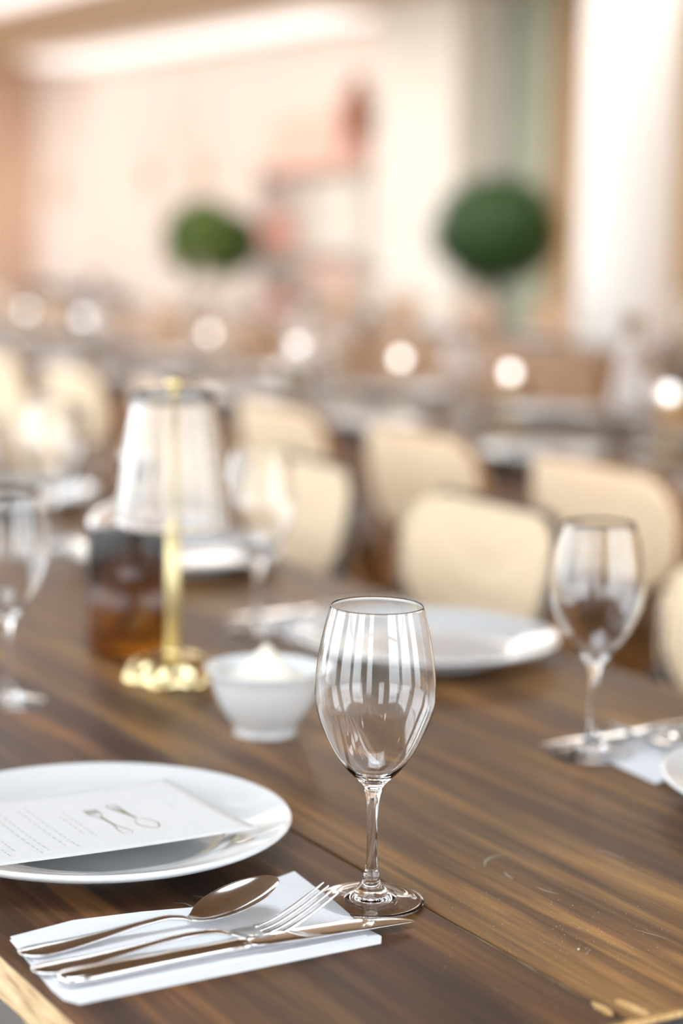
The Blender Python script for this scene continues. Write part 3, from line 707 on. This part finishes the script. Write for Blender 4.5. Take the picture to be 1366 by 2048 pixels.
# small water bottles / carafes break up the far table line
cara = empty('water_carafe', (0, 0, 0), 0)
link('carafe_glass', mesh('carafe', *lathe([(0, .003), (.040, .003), (.043, .008), (.042, .10), (.030, .15), (.018, .19), (.018, .24), (.022, .25), (.020, .25), (.016, .24), (.016, .19), (.028, .15), (.040, .10), (.041, .012), (0, .010)], 32)), M['glass_soft'], cara)
link('cork', mesh('cork', *lathe([(0, .225), (.0155, .225), (.0165, .262), (0, .264)], 20)), M['oak'], cara)
tag(cara, '', 'carafe')
for i, (u, v) in enumerate(((-3.0, 2.36), (-4.3, 2.36), (-5.6, 2.36), (-5.0, 4.12), (-6.9, 4.12), (-8.5, 4.12))):
    place(cara, tuple(W(u, v, TZ)), 0, 'corked glass carafe on the %s table, %s from its right end' % ('middle' if i < 3 else 'farther', ORD[i % 3]))

gl = empty('glint_globe', (0, 0, 0), 0)  # added emitters standing in for bright glints on the wine glasses
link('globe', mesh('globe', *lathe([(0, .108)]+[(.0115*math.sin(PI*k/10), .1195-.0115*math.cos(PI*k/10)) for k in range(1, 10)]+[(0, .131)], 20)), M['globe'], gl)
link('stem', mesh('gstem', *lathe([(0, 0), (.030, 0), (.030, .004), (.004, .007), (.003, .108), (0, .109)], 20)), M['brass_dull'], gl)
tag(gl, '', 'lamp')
for px, lab in ((1335, 'small added globe for a wine-glass glint at the right edge, beyond the right wine glass'), (1015, 'small added globe for a wine-glass glint below the larger topiary'), (795, 'small added globe for a wine-glass glint below the cream pillar'), (587, 'small added globe for a wine-glass glint below the display shelf'),
                (415, 'small added globe for a wine-glass glint below the smaller topiary'), (160, 'small added globe for a wine-glass glint above the sunlit-toned chairs at left'), (48, 'leftmost small added globe for a wine-glass glint in front of the charcoal bench')):
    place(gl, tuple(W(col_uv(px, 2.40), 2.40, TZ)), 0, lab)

# charcoal bench along the blush wall
bn = empty('wall_bench', W(-16.8, 6.05, 0), ROTZ)
bl_ = col_uv(215, 6.4)+16.8
link('bench_back', boxes('bench_back', [(0, bl_, .38, .52, .30, .60)], .03), M['charcoal'], bn)
link('bench_seat', boxes('bench_seat', [(0, bl_, .0, .38, .18, .44)], .03), M['charcoal'], bn)
link('bench_base', boxes('bench_base', [(.05, bl_-.05, .06, .50, 0, .18)]), M['frame_dark'], bn, False)
tag(bn, 'long charcoal upholstered bench against the blush wall at far left', 'bench')
# copper discs on the wall
for px, py, r, lab in ((105, 385, .11, 'round copper wall disc at the left of the blush wall'), (287, 355, .09, 'small copper wall disc in the middle of the blush wall'), (392, 345, .08, 'small copper wall disc above the smaller topiary')):
    u = col_uv(px, VW-.03); p = W(u, VW-.03); z = 1.17-(py-441)/F*p.y
    v_, f_ = lathe([(0, 0), (r, 0), (r*.96, .012), (r*.5, .02), (0, .022)], 32)
    o = link('wall_disc', mesh('disc', v_, f_), M['copper'], loc=(p.x, p.y, z)); o.rotation_euler = (PI/2, 0, ROTZ)
    tag(o, lab, 'wall light')

# ------------------------------------------------------------ display unit against the wall
def zat(px, py, v):
    y = W(col_uv(px, v), v).y; return 1.17-(py-445-(px-683)*.0192)/F*y
VD = 6.40
u0, u1 = col_uv(500, VD), col_uv(716, VD)
du = empty('display_shelf', W(u0, VD, 0), ROTZ); LD = u1-u0
zt = [zat(610, y, VD) for y in (328, 492, 560, 640)]
link('shelf', boxes('sh', [(0, LD, -.02, .19, zt[0]-.03, zt[0])], .004), M['pale_pink'], du, False)
for z in zt[1:]: link('shelf', boxes('sh', [(0, LD, -.02, .19, z-.03, z)], .004), M['wall_cream'], du, False)
for x in (0, LD*.42, LD-.05): link('post', boxes('post', [(x, x+.05, (.0), .18, 0, zt[0]-.031)], .004), M['mirror_grey'], du, False)
tag(du, 'open display shelf unit against the wall between the topiaries', 'shelf')
def sbox(name, pxa, pxb, z, h, m, label, cat, dv=.01, dd=.15):
    a, b = col_uv(pxa, VD), col_uv(pxb, VD); o = link(name, boxes(name, [(0, b-a, 0, dd, 0, h)], .012), m, None, False, W(a, VD+dv, z), ROTZ); tag(o, label, cat); return o
sbox('storage_box', 532, 660, zt[0]+.001, .30, M['pale_pink'], 'wide pale pink box on top of the display shelf', 'box')
sbox('storage_box', 508, 572, zt[1]+.001, .17, M['coral'], 'coral box on the upper shelf right of the smaller topiary', 'box')
sbox('storage_box', 518, 566, zt[3]+.001, .19, M['coral'], 'coral box low on the display shelf', 'box')
sbox('storage_box', 600, 690, zt[2]+.001, .15, M['pale_pink'], 'pale pink box on the second shelf of the display', 'box')
sbox('storage_box', 655, 704, zt[3]+.001, .20, M['charcoal'], 'charcoal box low on the display shelf, beside the cream pillar', 'box')
# arched panel
ua, ub2 = col_uv(588, VD), col_uv(690, VD); zz0 = zt[1]+.002; hh_ = zt[0]-zt[1]-.04; wa = ub2-ua
arch = [(0, 0), (wa, 0)]+[(wa/2+wa/2*math.cos(PI*k/16), hh_*.55+hh_*.43*math.sin(PI*k/16)) for k in range(17)]
at_ = empty('arched_mirror', W(ua, VD+.08, zz0), ROTZ)
v_, f_ = prism(arch, 0, .02); link('mirror_panel', mesh('arch', [(x, z, y) for x, y, z in v_], f_), M['wall_cream'], at_, False)
link('mirror_frame', mesh('archf', *tube([(x, .012, y+.012) for x, y in arch], .012, 8, True)), M['mirror_grey'], at_)
tag(at_, 'cream arched panel in a grey frame on the display shelf', 'mirror')
# dried rust-coloured branches standing on the display
db = empty('dried_bouquet', W(col_uv(699, VD), VD+.005, zt[0]+.001), ROTZ)
link('vase', mesh('vase', *lathe(curve([(0, 0), (.05, 0), (.06, .04), (.05, .09), (.035, .12), (.04, .14), (0, .13)], 4), 32)), M['pale_pink'], db)
parts = []; rn = random.Random(5)
for k in range(650):
    a = rn.uniform(0, 2*PI); t = rn.random(); r = .02+.11*math.sin(PI*min(t*1.1, 1))*rn.random(); z = .12+.42*t
    c_ = Vector((r*math.cos(a), r*math.sin(a), z)); s = rn.uniform(.025, .04); d = Vector((rn.uniform(-1, 1), rn.uniform(-1, 1), rn.uniform(.2, 1))).normalized(); q = d.cross(Vector((rn.random(), 1, .3))).normalized()
    parts.append(([c_-d*s, c_+q*s*.4, c_+d*s, c_-q*s*.4], [(0, 1, 2, 3)]))
link('dried_leaves', mesh('dried', *join(*parts)), M['rust'], db, False)
tag(db, 'rust-orange dried leaves in a vase on the display shelf, beside the cream pillar', 'dried flowers')

# ------------------------------------------------------------ topiary balls
def topiary(px, py, v, r, flat, m, label, seed, stem_r=.02):
    p = W(col_uv(px, v), v); z = 1.17-(py-445-(px-683)*.0192)/F*p.y
    t = empty('potted_topiary', (p.x, p.y, 0), 0); rn = random.Random(seed)
    bm = bmesh.new(); bmesh.ops.create_icosphere(bm, subdivisions=4, radius=r*.92)
    for q in bm.verts: q.co *= 1+.05*noise.noise(q.co*9+Vector((seed, 0, 0))); q.co.z *= flat
    me = bpy.data.meshes.new('core'); bm.to_mesh(me); bm.free()
    vs = [tuple(q.co) for q in me.vertices]; fs = [tuple(f.vertices) for f in me.polygons]
    parts = [(vs, fs)]
    for k in range(1500):
        d = Vector((rn.gauss(0, 1), rn.gauss(0, 1), rn.gauss(0, 1))).normalized(); c_ = d*r*rn.uniform(.90, 1.03)*(1+.05*noise.noise(d*r*9+Vector((seed, 0, 0)))); c_.z *= flat
        ax = (d+Vector((rn.uniform(-.8, .8), rn.uniform(-.8, .8), rn.uniform(-.8, .8)))).normalized(); s = rn.uniform(.010, .018); q = ax.cross(Vector((rn.random(), rn.random(), 1))).normalized()
        parts.append(([c_-ax*s, c_+q*s*.5, c_+ax*s, c_-q*s*.5], [(0, 1, 2, 3)]))
    o = link('leaf_ball', mesh('leaves', *join(*parts)), m, t, False, loc=(0, 0, z))
    link('trunk', mesh('trunk', *tube([(0, 0, .38), (.008, 0, .6), (-.004, .006, z-r*.7)], stem_r, 10)), M['bark'], t)
    link('planter', mesh('planter', *lathe([(0, 0), (.13, 0), (.135, .01), (.17, .40), (.18, .40), (.18, .43), (.155, .43), (.15, .39), (0, .385)], 40)), M['pot'], t)
    tag(t, label, 'topiary'); return t
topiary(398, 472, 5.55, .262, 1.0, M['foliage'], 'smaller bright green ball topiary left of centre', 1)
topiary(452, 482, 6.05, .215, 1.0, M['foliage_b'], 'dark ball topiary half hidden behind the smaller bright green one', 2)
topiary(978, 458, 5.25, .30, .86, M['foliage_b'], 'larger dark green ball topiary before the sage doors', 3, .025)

# ------------------------------------------------------------ unseen pendants added around the viewer to put glints in the glassware
for x, y, z, lab in ((-1.2, -1.2, 2.5, 'unseen brass pendant added for glints, behind and left of the viewer'), (1.3, -.9, 2.5, 'unseen brass pendant added for glints, behind and right of the viewer'), (-2.6, .8, 2.5, 'unseen brass pendant added for glints, high above, left of the long table'), (2.3, .9, 2.5, 'unseen brass pendant added for glints, high above, right of the long table')):
    t = empty('glint_pendant', (x, y, z), 0)
    link('bulb', mesh('bulb', *lathe([(0, -.05), (.03, -.04), (.045, 0), (.03, .04), (0, .05)], 24)), M['bulb'], t)
    link('lamp_shade', mesh('pshade', *lathe([(.14, -.02), (.142, -.02), (.05, .10), (.02, .12), (0, .12), (0, .118), (.018, .117), (.048, .098)], 32)), M['brass'], t)
    link('cable', mesh('cable', *tube([(0, 0, .12), (0, 0, .6)], .004, 6)), M['dark_steel'], t)
    tag(t, lab, 'lamp')
